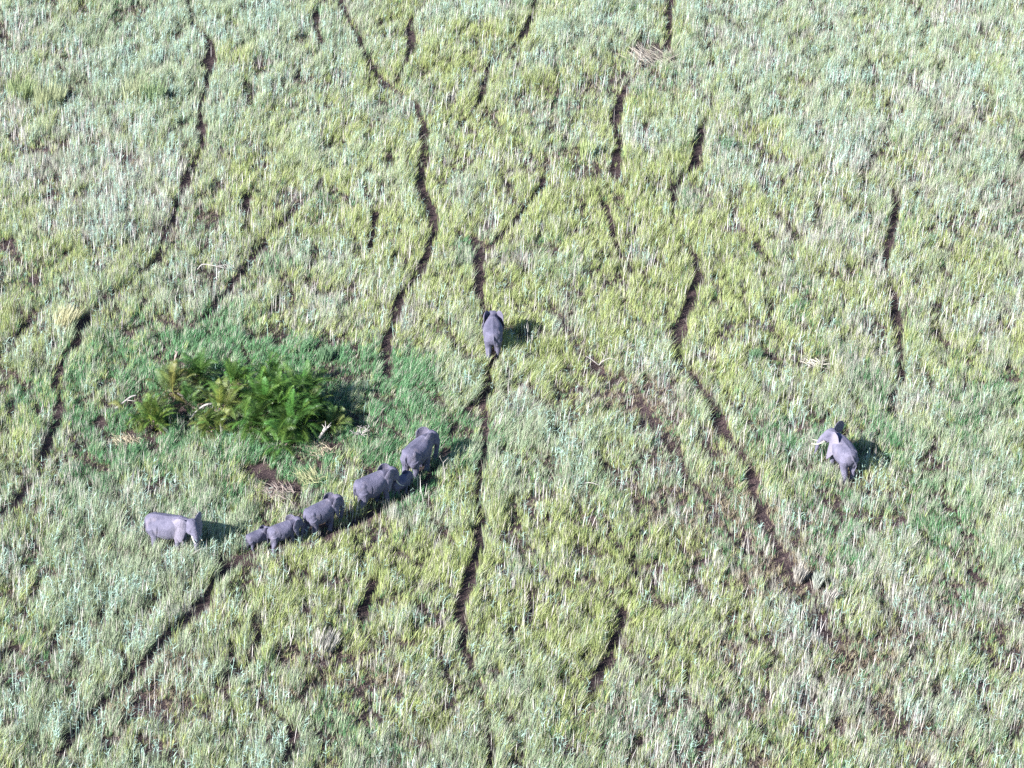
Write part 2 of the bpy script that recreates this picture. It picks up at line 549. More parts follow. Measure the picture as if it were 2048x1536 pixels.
class Parts:
    def __init__(s):
        s.V, s.F = [], []

    def add(s, V, F, M=None):
        b = len(s.V)
        s.V += [(M @ v if M is not None else v) for v in V]
        s.F += [tuple(i + b for i in f) for f in F]

    def loft(s, rings, M=None, sides=28):
        V, Q, T = ring_loft(rings, sides)
        s.add(V, Q + T, M)

    def tube(s, pts, rad, M=None, sides=14, flat=None):
        me = []
        pts = [Vector(p) for p in pts]
        V, F = [], []
        for i, p in enumerate(pts):
            d = (pts[min(i + 1, len(pts) - 1)] - pts[max(i - 1, 0)]).normalized()
            a = d.cross(Vector((0, 1, 0)))
            if a.length < 1e-3:
                a = d.cross(Vector((1, 0, 0)))
            a.normalize()
            b = d.cross(a)
            fl = flat[i] if flat else 1.0
            for k in range(sides):
                t = 2 * math.pi * k / sides
                V.append(p + (a * math.cos(t) * fl + b * math.sin(t)) * rad[i])
        for i in range(len(pts) - 1):
            for k in range(sides):
                k2 = (k + 1) % sides
                F.append((i * sides + k, i * sides + k2, (i + 1) * sides + k2, (i + 1) * sides + k))
        F.append(tuple(range(sides))[::-1])
        F.append(tuple((len(pts) - 1) * sides + k for k in range(sides)))
        s.add(V, F, M)

    def ball(s, c, r, M=None, rot=None, nu=18, nv=12):
        V, F = [], []
        for j in range(nv + 1):
            ph = math.pi * j / nv
            for i in range(nu):
                th = 2 * math.pi * i / nu
                v = Vector((math.sin(ph) * math.cos(th) * r[0], math.sin(ph) * math.sin(th) * r[1], math.cos(ph) * r[2]))
                if rot is not None:
                    v = rot @ v
                V.append(v + Vector(c))
        for j in range(nv):
            for i in range(nu):
                i2 = (i + 1) % nu
                F.append((j * nu + i, j * nu + i2, (j + 1) * nu + i2, (j + 1) * nu + i))
        s.add(V, F, M)


def smooth_path(pts, n):
    """Catmull-Rom through pts"""
    P = [Vector(p) for p in pts]
    P = [P[0] * 2 - P[1]] + P + [P[-1] * 2 - P[-2]]
    out = []
    segs = len(P) - 3
    for i in range(n):
        t = i / (n - 1) * segs
        k = min(int(t), segs - 1)
        f = t - k
        a, b, c, d = P[k:k + 4]
        out.append(.5 * ((2 * b) + (c - a) * f + (2 * a - 5 * b + 4 * c - d) * f * f + (3 * b - a - 3 * c + d) * f ** 3))
    return out


def elephant(name, pos, heading, H, label, group=None, head_yaw=0, head_pitch=0, neck_yaw=0, ear=(35, 35), legs=(0, 0, 0, 0),
             trunk=None, tusk=.22, tail_swing=0, calf=0., mat=None, ear_size=1.0, tail=None, vox=.0125):
    p = Parts()
    rot = Matrix.Rotation
    cw = 1 + .06 * calf
    # trunk of the body: rump -> chest
    rings = [(-.600, .80, .045, .06, .08, 0), (-.585, .79, .115, .105, .17, .004), (-.545, .775, .170, .150, .24, .010), (-.48, .76, .208, .190, .28, .014), (-.38, .745, .238, .220, .34, .018),
             (-.24, .735, .272, .226, .385, .022), (-.08, .725, .295, .222, .405, .020), (.06, .725, .292, .226, .390, .018),
             (.18, .735, .268, .232, .36, .018), (.30, .75, .225, .236, .31, .012), (.40, .765, .175, .222, .27, .006), (.48, .785, .115, .17, .19, 0), (.53, .79, .05, .08, .09, 0)]
    p.loft(rings, Matrix.Diagonal((1, cw, 1, 1)))
    # haunches, shoulder blades
    for s in (-1, 1):
        p.ball((-.40, .125 * s, .66), (.165, .125, .25), rot=rot(R(8), 3, 'Y'))
        p.ball((-.41, .150 * s, .83), (.10, .075, .09), rot=rot(R(25), 3, 'Y'))
        p.ball((.31, .125 * s, .66), (.13, .105, .26), rot=rot(R(-10), 3, 'Y'))
    # legs: front left, front right, hind left, hind right; swing in shoulder heights along X
    for i, (lx, s) in enumerate(((.30, 1), (.30, -1), (-.40, 1), (-.40, -1))):
        sw = legs[i]
        if i < 2:
            knee = (lx + sw * .45 + .01, .135 * s, .31)
            pts = [(lx, .125 * s, .66), (lx + sw * .2, .133 * s, .48), knee, (lx + sw * .85, .137 * s, .10), (lx + sw, .137 * s, .045), (lx + sw + .012, .137 * s, .0)]
            rad = [.115, .098, .078, .068, .078, .084]
        else:
            knee = (lx + .035 + sw * .35, .130 * s, .40)
            pts = [(lx - .02, .120 * s, .66), knee, (lx - .025 + sw * .75, .134 * s, .20), (lx - .01 + sw * .95, .135 * s, .08), (lx + sw, .135 * s, .04), (lx + sw + .012, .135 * s, .0)]
            rad = [.155, .105, .068, .066, .072, .078]
        sp = smooth_path(pts, 16)
        rr = np.interp(np.linspace(0, 5, 16), range(6), rad)
        p.tube(sp, [float(r) for r in rr])
    # tail
    tp = tail or [(-.575, 0, .86), (-.635, tail_swing * .2, .78), (-.645, tail_swing * .6, .60), (-.635, tail_swing, .42)]
    sp = smooth_path(tp, 14)
    p.tube(sp, [float(r) for r in np.interp(np.linspace(0, 1, 14), [0, .25, 1], [.036, .022, .015])], sides=8)
    p.ball(sp[-1], (.016, .024, .045), nu=8, nv=6)
    # neck and head
    NP = Vector((.42, 0, .80))
    MN = Matrix.Translation(NP) @ rot(R(neck_yaw), 4, 'Z') @ rot(R(-head_pitch * .4), 4, 'Y')
    hp = Vector((.17, 0, .02))
    MH = MN @ Matrix.Translation(hp) @ rot(R(head_yaw), 4, 'Z') @ rot(R(-head_pitch * .6), 4, 'Y')
    p.tube([Vector((.30, 0, .80)), Vector((.38, 0, .80)), NP + Vector((.02, 0, 0)), MN @ Vector((.10, 0, .012)), MH @ Vector((.02, 0, .01)), MH @ Vector((.10, 0, .02))],
           [.19, .178, .165, .150, .145, .135], sides=20, flat=[1.1, 1.1, 1.1, 1.08, 1.05, 1.0])
    k = 1.16 + .10 * calf
    hs = Matrix.Diagonal((k, k, k, 1))
    MH = MH @ hs
    p.ball((.075, 0, .060), (.145, .118, .118), MH, rot(R(20), 3, 'Y'))            # cranium
    for s in (-1, 1):
        p.ball((.06, .052 * s, .105), (.095, .060, .072), MH)                   # paired domes of the crown
        p.ball((.075, .070 * s, -.045), (.105, .058, .10), MH, rot(R(30), 3, 'Y'))  # cheek
        p.ball((.17, .052 * s, -.075), (.085, .042, .055), MH, rot(R(55), 3, 'Y'))  # tusk sheath
        p.ball((.145, .098 * s, .015), (.030, .018, .022), MH)                   # brow
        p.ball((.150, .109 * s, -.001), (.011, .008, .010), MH, nu=10, nv=8)       # eye
    p.ball((.155, 0, .005), (.085, .082, .105), MH, rot(R(25), 3, 'Y'))            # forehead
    p.ball((.06, 0, -.135), (.085, .045, .04), MH, rot(R(25), 3, 'Y'))            # lower jaw
    p.ball((.125, 0, -.185), (.045, .026, .026), MH, rot(R(20), 3, 'Y'))          # lip
    ear_frames = []
    tr = trunk or [(.19, 0, -.03), (.245, 0, -.16), (.262, 0, -.34), (.255, 0, -.52), (.225, 0, -.68), (.19, 0, -.74)]
    sp = smooth_path([(.12, 0, .03)] + list(tr), 26)
    rr = [float(r) for r in np.interp(np.linspace(0, 1, 26), [0, .16, .35, .6, .85, 1], [.095, .082, .064, .047, .034, .030])]
    p.tube(sp, rr, MH, sides=14)
    # ears: a curved fan with real thickness, hinged at the side of the head
    outline = [(0, .09), (-.05, .135), (-.12, .150), (-.19, .135), (-.245, .085), (-.265, .01), (-.250, -.08), (-.215, -.165), (-.165, -.25), (-.11, -.32), (-.065, -.30), (-.035, -.20), (-.01, -.10), (0, 0)]
    for s, sp_ in ((1, ear[0]), (-1, ear[1])):
        V, F = [], []
        es = ear_size * 1.22
        n = len(outline)
        T2 = .014
        ctr = Vector((-.13, 0, -.03))
        lev = [1.0, .72, .4]
        for side in (1, -1):
            for l in lev:
                for (ex, ez) in outline:
                    q = ctr + (Vector((ex, 0, ez)) - ctr) * l
                    bow = .055 * math.sin(min(1, abs(q.x) / .30) * math.pi) - .30 * q.x * q.x + .012 * math.sin(q.z * 30) * min(1, abs(q.x) / .2)
                    V.append(Vector((q.x * es, (bow + side * T2 * (1.0 if l < 1 else .55)) * 1.0, q.z * es)))
            V.append(Vector((ctr.x * es, .05 + side * T2 - .005, ctr.z * es)))
        half = n * 3 + 1
        for h_ in (0, 1):
            b = h_ * half
            for l in range(2):
                for i in range(n):
                    i2 = (i + 1) % n
                    f = (b + l * n + i, b + l * n + i2, b + (l + 1) * n + i2, b + (l + 1) * n + i)
                    F.append(f if h_ else f[::-1])
            for i in range(n):
                i2 = (i + 1) % n
                f = (b + 2 * n + i, b + 2 * n + i2, b + half - 1)
                F.append(f if h_ else f[::-1])
        for i in range(n):
            i2 = (i + 1) % n
            F.append((i, i2, half + i2, half + i))
        if s < 0:
            V = [Vector((v.x, -v.y, v.z)) for v in V]
        ME = MH @ Matrix.Translation((.045, .098 * s, .025)) @ rot(R(-sp_ * s), 4, 'Z') @ rot(R(8 * s), 4, 'X')
        p.add(V, F, ME)
        ear_frames.append((s, ME, es))
    V = [Vector((v.x * .95, v.y, v.z)) * H * 1.04 for v in p.V]
    me = bpy.data.meshes.new('raw')
    me.from_pydata([v[:] for v in V], [], p.F)
    tmp = bpy.data.objects.new('raw', me)
    COL.objects.link(tmp)
    md = tmp.modifiers.new('r', 'REMESH')
    md.mode = 'VOXEL'
    md.voxel_size = vox * H
    md.use_smooth_shade = True
    ms = tmp.modifiers.new('s', 'SMOOTH')
    ms.factor = .5
    ms.iterations = 3
    dg = bpy.context.evaluated_depsgraph_get()
    dg.update()
    body = bpy.data.meshes.new_from_object(tmp.evaluated_get(dg))
    bpy.data.objects.remove(tmp)
    bpy.data.meshes.remove(me)
    # loose skin: shallow folds pressed into the surface
    nv = len(body.vertices)
    co = np.empty(nv * 3, dtype=np.float32)
    no = np.empty(nv * 3, dtype=np.float32)
    body.vertices.foreach_get('co', co)
    body.vertices.foreach_get('normal', no)
    co = co.reshape(-1, 3); no = no.reshape(-1, 3)
    u = co / H
    side = np.sign(u[:, 1])
    d = np.zeros(nv)
    # fold between haunch and belly, and behind the shoulder
    for x0, z0, x1, z1, w, dep in ((-.20, .90, -.26, .46, .016, .030), (.13, .86, .17, .50, .03, .009)):
        t = np.clip(((u[:, 0] - x0) * (x1 - x0) + (u[:, 2] - z0) * (z1 - z0)) / ((x1 - x0) ** 2 + (z1 - z0) ** 2), 0, 1)
        dd = np.hypot(u[:, 0] - x0 - t * (x1 - x0) - .03 * np.sin(t * 3.1), u[:, 2] - z0 - t * (z1 - z0))
        d -= dep * np.exp(-(dd / w) ** 2) * np.exp(-((t - .5) / .36) ** 2) * (abs(u[:, 1]) > .08) * (u[:, 0] < .4)
    fn = (fbm(u[:, 0] * 16 + u[:, 1] * 9, u[:, 2] * 7 + 3, int(H * 100), 3) - .5) * .004
    d += fn
    co += no * (d * H)[:, None]
    body.vertices.foreach_set('co', co.ravel())
    pale = np.zeros(nv, dtype=np.float32)
    w_ = np.stack([u[:, 0] / .95 / 1.04, u[:, 1] / 1.04, u[:, 2] / 1.04, np.ones(nv)], 1)
    for s, ME, es in ear_frames:
        q = w_ @ np.array(ME.inverted()).T
        ex = np.clip(-q[:, 0] / es, 0, 1)
        bow = .055 * np.sin(np.minimum(1, ex / .30) * np.pi) - .30 * ex * ex
        inn = (abs(q[:, 1] * s - bow) < .035) & (ex > .015) & (ex < .30) & (q[:, 2] / es > -.36) & (q[:, 2] / es < .18)
        pale = np.maximum(pale, inn.astype(np.float32) * np.clip(ex / .08, 0, 1).astype(np.float32))
    at_p = body.attributes.new('ear_skin', 'FLOAT', 'POINT')
    at_p.data.foreach_set('value', pale)
    body.materials.clear()
    body.materials.append(mat or M_SKIN)
    body.name = 'elephant'
    root = link(name, body, label=label, category='elephant')
    if group:
        root['group'] = group
    root.location = pos
    root.rotation_euler = (0, 0, R(heading))
    if tusk:
        for s in (-1, 1):
            pts = [(.165, .062 * s, -.10), (.215, .072 * s, -.165), (.27 + tusk * .2, .086 * s, -.19 - tusk * .22), (.28 + tusk * .75, .088 * s, -.20 - tusk * .25)]
            sp = [Vector((w.x * .95, w.y, w.z)) * H * 1.04 for w in (MH @ v for v in smooth_path(pts, 10))]
            tm = tube_mesh([(sp, [float(r) * H for r in np.interp(np.linspace(0, 1, 10), [0, .5, 1], [.021, .019, .006])])], M_IVORY, 8, 'tusk')
            link('tusk', tm, root)
    return root


M_SKIN = mat_skin('elephant_hide')
M_SKIN_PALE = mat_skin('dusty_elephant_hide', (1.22, 1.2, 1.16), .30)

GRP = 'elephants walking in file along the trail'
# (foot print centre, heading, height) kept for clearing the grass
EL = []


def place(px, py, heading, H, **kw):
    g = at(px, py)
    z = float(terrain_z(np.array([g.x]), np.array([g.y]))[0]) - .05 * H / 2.6
    EL.append((g.x, g.y, R(heading), H))
    return elephant('elephant', (g.x, g.y, z), heading, H, **kw)


# big one in profile on the left, head turned a little to the camera
place(341, 1100, -14, 3.28, label='largest elephant, in profile, standing apart left of the file, trunk hanging into the reeds',
      head_yaw=-22, neck_yaw=-12, head_pitch=-6, ear=(62, 32), legs=(.04, -.08, -.10, .06), tusk=.10, mat=M_SKIN_PALE, tail_swing=.02)
# the file
place(514, 1096, 38, 1.62, label='small sunlit calf, last in the file, behind a half grown elephant', group=GRP,
      head_pitch=-14, ear=(4, 4), legs=(.08, -.06, -.10, .08), tusk=0, calf=1)
place(566, 1092, 34, 2.25, label='half grown elephant with ears flared, second from the tail of the file', group=GRP,
      head_pitch=-6, ear=(32, 26), legs=(-.06, .08, .06, -.08), tusk=0, calf=.5)
place(643, 1062, 42, 2.75, label='uncovered adult in mid file, walking right in front of the half grown elephant', group=GRP,
      head_pitch=-10, ear=(20, 16), legs=(.08, -.08, -.10, .08), tusk=.06)
place(747, 1012, 38, 3.05, label='elephant with one short white tusk showing, walking just behind the shaded calf', group=GRP,
      head_pitch=-18, head_yaw=-8, ear=(10, 20), legs=(-.08, .10, .10, -.12), tusk=.20)
place(801, 988, 48, 1.7, label='small calf in deep shade between two grown elephants, right beneath the leader\'s tail', group=GRP,
      head_pitch=-16, ear=(4, 4), legs=(.06, -.06, -.08, .10), tusk=0, calf=1)
place(836, 946, 60, 3.2, label='elephant leading the file, seen from behind, trunk hanging over the trodden path', group=GRP,
      head_pitch=-16, head_yaw=-22, neck_yaw=-8, ear=(18, 18), legs=(.06, -.08, -.08, .10), tusk=0, tail_swing=.02)
place(986, 705, 91, 3.1, label='lone elephant walking away up the brown trail at the centre, both ears half open', head_pitch=-14,
      ear=(22, 30), legs=(.10, -.08, -.14, .10), tusk=.12, tail_swing=-.06)
place(1684, 945, 106, 3.15, label='solitary pale elephant on the right, head turned left with two white tusks and spread ears', head_yaw=34, neck_yaw=26,
      head_pitch=6, ear_size=1.3, ear=(56, 60), legs=(.12, .0, -.16, .02), tusk=.26, mat=M_SKIN_PALE,
      trunk=[(.19, 0, -.03), (.26, 0, -.13), (.31, 0, -.26), (.33, 0, -.40), (.34, 0, -.52), (.37, 0, -.60)],
      tail=[(-.575, 0, .86), (-.63, -.05, .74), (-.63, -.13, .56), (-.62, -.08, .40)])

# ---------------------------------------------------------------- palms
def palm_crown(rs, n, length, droop, tint, spread=(8, 82), leaf=.55, up0=None):
    """fronds with leaflets, one mesh; returns verts, quads, colours"""
    V, Q, C = [], [], []
    for f in range(n):
        az = rs.uniform(0, 2 * math.pi)
        el = R(rs.uniform(*spread))
        Lh = length * rs.uniform(.7, 1.1)
        d0 = Vector((math.cos(az) * math.cos(el), math.sin(az) * math.cos(el), math.sin(el)))
        oa, orr = rs.uniform(0, 6.28), .85 * rs.random() ** .5 * min(1, length / 2.5)
        pts = [Vector((math.cos(oa) * orr, math.sin(oa) * orr, -rs.random() * .7))]
        d = d0.copy()
        seg = 12
        for i in range(seg):
            d = (d + Vector((0, 0, -droop * (.35 + i / seg) * rs.uniform(.8, 1.2) / seg * 2.0)) + Vector((.012, .02, 0))).normalized()
            pts.append(pts[-1] + d * Lh / seg)
        c0 = np.array(tint) * rs.uniform(.72, 1.35) * np.array([rs.uniform(.8, 1.35), 1, rs.uniform(.75, 1.1)])
        tw = rs.uniform(-.5, .5)
        for i in range(seg):
            a, b = pts[i], pts[i + 1]
            dd = (b - a).normalized()
            sd_ = dd.cross(Vector((0, 0, 1)))
            if sd_.length < .05:
                sd_ = Vector((math.sin(az), -math.cos(az), 0))
            sd_.normalize()
            un = sd_.cross(dd).normalized()
            sd_ = (sd_ * math.cos(tw) + un * math.sin(tw)).normalized()
            un = sd_.cross(dd).normalized()
            w = .022 * (1 - i / seg) + .006
            k = len(V)
            V += [a - sd_ * w, a + sd_ * w, b + sd_ * w, b - sd_ * w]
            Q.append((k, k + 1, k + 2, k + 3))
            C += [c0 * np.array([1.5, 1.3, 1.0])] * 4
            if i < 2:
                continue
            per = 8
            for j in range(per):
                t = (i + j / per) / seg
                o = a.lerp(b, j / per)
                ll = leaf * math.sin(min(1, (t - .12) * 1.15 + .12) * math.pi) ** .5 * rs.uniform(.8, 1.15)
                for s in (-1, 1):
                    ld = (sd_ * s * .75 + dd * .75 + un * rs.uniform(.0, .45) - Vector((0, 0, .18))).normalized()
                    tip = o + ld * ll
                    wv = dd * .013 + un * .004
                    k = len(V)
                    mid = o + ld * ll * .5 + un * .01
                    V += [o - wv * .6, o + wv * .6, mid + wv, mid - wv, tip + wv * .15 - Vector((0, 0, .05)), tip - wv * .15 - Vector((0, 0, .05))]
                    Q += [(k, k + 1, k + 2, k + 3), (k + 3, k + 2, k + 4, k + 5)]
                    cc = c0 * rs.uniform(.7, 1.5)
                    C += [cc] * 6
    return V, Q, C


PALMS = []


def palm(px, py, hz, n, length, lean, label, tint=(.055, .125, .028), dead=5, group='palms of the central thicket', droop=.75, spread=(5, 80)):
    rs = random.Random(int(px * 7 + py))
    hz *= .88
    g = at(px, py + 12, hz)
    z0 = float(terrain_z(np.array([g.x]), np.array([g.y]))[0])
    PALMS.append((g.x, g.y, length))
    root = bpy.data.objects.new('date_palm', None)
    COL.objects.link(root)
    root.location = (g.x - lean[0], g.y - lean[1], z0)
    root.empty_display_size = .3
    root['label'] = label
    root['category'] = 'palm'
    root['group'] = group
    top = Vector((lean[0], lean[1], hz))
    pts = smooth_path([(0, 0, -.1), (lean[0] * .35, lean[1] * .35, hz * .45), top], 12)
    rad = [.17 - .004 * i + (.018 if i % 2 else 0) for i in range(12)]
    # leaf bases make the stem ragged
    paths = [(pts, rad)]
    for i in range(6):           # offshoots that make the palm a clump
        a, q = rs.uniform(0, 6.28), rs.uniform(.4, .85)
        e_ = Vector((lean[0] + math.cos(a) * q, lean[1] + math.sin(a) * q, hz * rs.uniform(.4, .9)))
        paths.append((smooth_path([(math.cos(a) * .1, math.sin(a) * .1, -.1), e_ * .5 + Vector((0, 0, -.1)), e_], 6), [.11, .10, .10, .09, .09, .08]))
    for i in range(26):
        t = rs.uniform(.15, .98)
        a = rs.uniform(0, 6.28)
        o = pts[min(11, int(t * 11))]
        o = o + Vector((math.cos(a), math.sin(a), 0)) * .13
        paths.append(([o, o + Vector((math.cos(a) * .13, math.sin(a) * .13, .14))], [.035, .015]))
    link('trunk', tube_mesh(paths, M_TRUNK, 7, 'trunk'), root)
    V, Q, C = palm_crown(rs, int(n * 1.7), length * 1.28, droop * 1.9, tint, (spread[0] + 18, spread[1] + 8))
    V = [v + top for v in V]
    link('crown', mesh_np('crown', np.array([v[:] for v in V]), Q, None, np.array(C), M_PALM), root)
    if dead:
        V, Q, C = palm_crown(rs, max(2, dead // 2), length * .85, 1.1, (.20, .18, .165), (-20, 30), .25)
        V = [v + top - Vector((0, 0, .1)) for v in V]
        link('dead_fronds', mesh_np('dead_fronds', np.array([v[:] for v in V]), Q, None, np.array(C), M_PALM), root)


palm(548, 798, 2.3, 34, 3.3, (.1, -.5), 'tallest palm in the middle of the thicket, its bright green fronds arching to all sides')
palm(606, 778, 2.0, 26, 3.0, (.5, .3), 'palm on the right of the thicket, throwing its shadow onto the dark green grass')
palm(592, 838, 1.7, 28, 3.1, (.4, -.6), 'palm at the lower right of the thicket, long fronds drooping towards the bare earth')
palm(505, 838, 1.6, 24, 2.8, (-.1, -.6), 'palm at the lower edge of the thicket with fronds hanging over pale litter', dead=7)
palm(447, 800, 1.6, 22, 3.0, (-.6, 0), 'palm on the left of the main thicket, yellowish fronds reaching over the dark gap', tint=(.085, .13, .032), dead=7)
palm(478, 758, 1.9, 20, 2.8, (-.3, .3), 'palm at the upper left of the main thicket, fronds thin against grey stems', dead=6)
palm(545, 752, 2.1, 22, 2.6, (.1, .4), 'palm at the upper edge of the thicket beside its dark northern shadow', dead=6)
palm(622, 812, 1.4, 18, 2.6, (.6, -.1), 'low palm squeezed against the right flank of the thicket', tint=(.06, .12, .03), dead=3)
palm(566, 872, 1.0, 18, 2.5, (0, -.3), 'lowest palm of the thicket, fronds hanging down over the bare earth at its foot', dead=3)
palm(520, 790, 1.9, 24, 2.8, (-.1, 0), 'palm in the heart of the thicket, between the tallest one and the yellowish one', dead=2)
palm(575, 808, 1.9, 24, 2.8, (.1, -.1), 'palm wedged in the thicket just right of the tallest one', dead=2, tint=(.065, .14, .03))
palm(425, 840, .9, 14, 2.2, (-.3, -.2), 'low palm with sprawling fronds beside the curved fallen stem', dead=4, tint=(.09, .14, .04))
palm(392, 738, 1.6, 24, 2.5, (.2, .3), 'palm behind the bare upright stem, above the rest of the left group', tint=(.06, .125, .035), group='palms of the left group')
palm(345, 765, 1.3, 18, 2.6, (-.2, .1), 'straggly palm with yellowed fronds left of the bare upright stem', tint=(.10, .13, .045), dead=9, group='palms of the left group')
palm(308, 830, 1.1, 24, 2.3, (0, -.2), 'compact round palm at the front of the left group, green with orange tips', tint=(.085, .145, .032), group='palms of the left group')
palm(262, 812, .8, 9, 2.6, (-.4, 0), 'sparse palm at the far left, its few fronds lying over a grey log', tint=(.10, .14, .045), dead=5, group='palms of the left group', spread=(2, 40))
palm(385, 790, 1.2, 12, 2.0, (0, 0), 'stunted palm in the dark gap between the left group and the thicket', tint=(.05, .10, .03), dead=10, group='palms of the left group')
palm(664, 832, .9, 22, 1.5, (.1, 0), 'small fan shaped palm seedling standing apart to the right of the thicket', tint=(.09, .14, .045), dead=4, group='palms of the thicket edge', droop=.5)

# ---------------------------------------------------------------- dead wood
def dead_thing(name, label, cat, px, py, paths, z=0.0, group=None, mat=None):
    g = at(px, py, z)
    z0 = float(terrain_z(np.array([g.x]), np.array([g.y]))[0])
    o = link(name, tube_mesh(paths, mat or M_DEAD, 7, name), label=label, category=cat)
    if group:
        o['group'] = group
    o.location = (g.x, g.y, z0 + z)
    return o


def burst(rs, n, L, r, up=(.0, .7), twigs=2):
    paths = []
    for i in range(n):
        a = rs.uniform(0, 6.28)
        e = rs.uniform(*up)
        d = Vector((math.cos(a) * math.cos(e), math.sin(a) * math.cos(e), math.sin(e)))
        l = L * rs.uniform(.6, 1.1)
        p1 = d * l * .5 + Vector((rs.uniform(-.1, .1), rs.uniform(-.1, .1), .05)) * L
        p2 = d * l - Vector((0, 0, .12 * l))
        paths.append((smooth_path([(0, 0, 0), p1, p2], 7), [r * (1 - .12 * k) for k in range(7)]))
        for t in range(twigs):
            q = p1.lerp(p2, rs.uniform(0, .6))
            paths.append(([q, q + Vector((rs.uniform(-1, 1), rs.uniform(-1, 1), rs.uniform(0, .8))) * L * .3], [r * .5, r * .2]))
    return paths


rs = random.Random(5)
dead_thing('dead_shrub', 'bleached dead shrub with a star of bare white branches right of the palm thicket', 'dead shrub', 722, 868, burst(rs, 9, 1.35, .055, (.1, .8)), .7)
dead_thing('dead_palm_stem', 'pale broken palm stem leaning out beside the small palm seedling', 'palm stem', 632, 888,
           [(smooth_path([(0, 0, 0), (.35, .1, .6), (.75, .2, 1.25), (.95, .3, 1.5)], 8), [.13, .13, .14, .13, .14, .16, .2, .12])] + [([(.9, .28, 1.4), (.9 + rs.uniform(-.5, .5), .3 + rs.uniform(-.4, .4), 1.6 + rs.uniform(-.1, .4))], [.05, .02]) for _ in range(7)])
dead_thing('dead_palm_stem', 'thin bare upright stem with a reddish tuft on top, above the left palm group', 'palm stem', 350, 752,
           [(smooth_path([(0, 0, 0), (.05, 0, .9), (.12, 0, 1.8), (.3, 0, 2.3)], 8), [.10, .09, .09, .08, .08, .09, .13, .08])] + [([(.28, 0, 2.25), (.28 + rs.uniform(-.35, .35), rs.uniform(-.3, .3), 2.35 + rs.uniform(-.1, .3))], [.04, .015]) for _ in range(8)], group='dead stems', mat=mat_plain('weathered_stem', (.22, .16, .14), (.42, .34, .31), 6, .9, .5))
dead_thing('dead_branch', 'long curved pale branch lying beneath the trunk of the large elephant', 'branch', 362, 1133,
           [(smooth_path([(0, 0, .5), (.7, .3, .75), (1.5, .9, 1.0), (2.3, 1.1, .9)], 12), [.05] * 6 + [.045, .04, .035, .03, .025, .02]),
            ([(1.0, .5, .85), (1.5, .3, 1.3)], [.03, .01]), ([(.5, .25, .7), (.1, .7, .9)], [.025, .01])])
dead_thing('dead_branch', 'straight tangle of grey sticks left of the curved branch, by the large elephant\'s foot', 'branch', 345, 1114,
           [([(0, 0, .5), (1.3, .5, .95)], [.035, .015]), ([(.1, .2, .5), (1.2, -.1, .9)], [.03, .01]), ([(-.2, .1, .4), (1.0, .8, .8)], [.03, .012]), ([(.4, 0, .5), (.9, .6, 1.2)], [.025, .01])])
dead_thing('log', 'short white log lying on the bare patch between palms and elephants', 'log', 540, 999,
           [(smooth_path([(0, 0, .25), (.45, .02, .3), (.95, -.08, .28)], 7), [.10, .11, .10, .10, .09, .10, .06]), ([(-.5, .9, .1), (-.1, .1, .35)], [.03, .04]), ([(.4, 0, .3), (1.6, -.4, .3)], [.05, .02])])
dead_thing('log', 'grey log slanting out under the sparse far left palm', 'log', 232, 824,
           [(smooth_path([(0, 0, .35), (.6, .4, .7), (1.3, 1.0, 1.0), (1.8, 1.1, 1.1)], 8), [.11, .10, .10, .09, .09, .08, .07, .05]), ([(.9, .7, .85), (1.8, .4, .9)], [.04, .02])])
dead_thing('log', 'curved grey palm stem fallen out of the left side of the thicket', 'log', 381, 848,
           [(smooth_path([(0, 0, .4), (.5, .6, .8), (1.2, 1.2, 1.1), (2.1, 1.3, 1.3)], 9), [.08, .09, .10, .10, .10, .11, .11, .10, .09])])
dead_thing('log', 'short pale stump end in the straw under the broken stem', 'log', 636, 918,
           [([(0, 0, .12), (.5, .05, .18)], [.09, .07]), ([(-.6, .4, .1), (.1, .1, .2)], [.03, .04])])
dead_thing('dead_branch', 'bowed dead branch bleached white in the grass above the palms', 'branch', 396, 553,
           [(smooth_path([(0, 0, .7), (.5, .3, 1.1), (1.6, .2, 1.0), (2.9, -.2, .9)], 12), [.06] * 6 + [.05, .045, .04, .035, .03, .02])] + [(smooth_path([(1.8 + .2 * k, .1, .95), (2.3 + .2 * k, -.1 + .1 * k, 1.2), (2.6 + .3 * k, -.5, 1.0)], 5), [.03, .025, .02, .015, .01]) for k in range(5)])
dead_thing('dead_branch', 'forked grey dead branch beside the curving path right of the centre elephant', 'branch', 1198, 737,
           [(smooth_path([(0, 0, .3), (.5, .5, .9), (.2, 1.0, 1.2)], 8), [.06, .055, .05, .05, .045, .04, .03, .02]), (smooth_path([(.2, .2, .5), (1.0, .1, 1.0), (1.9, -.3, .8)], 8), [.05, .05, .045, .04, .035, .03, .025, .02]), (smooth_path([(0, 0, .3), (-.9, .5, .8), (-1.2, .9, .7)], 6), [.05, .04, .035, .03, .02, .015])])
dead_thing('dead_branch', 'pale stick fallen across the grass below the centre right shrub', 'branch', 1180, 985,
           [(smooth_path([(-.6, .2, .7), (0, 0, .9), (.9, -.3, .8)], 8), [.04, .04, .04, .04, .035, .03, .02, .015]), ([(.2, 0, .9), (.8, .4, .9)], [.025, .01])])
dead_thing('dead_branch', 'broken stalk hanging over the path in front of the leading elephant', 'branch', 886, 955,
           [([(0, 0, .1), (.05, .1, 1.5)], [.035, .03]), ([(.05, .1, 1.5), (.5, .2, 2.0)], [.03, .015]), ([(.05, .1, 1.4), (-.3, .1, 2.2)], [.025, .01]), ([(.0, .05, .8), (.5, .1, 1.0)], [.02, .01])])

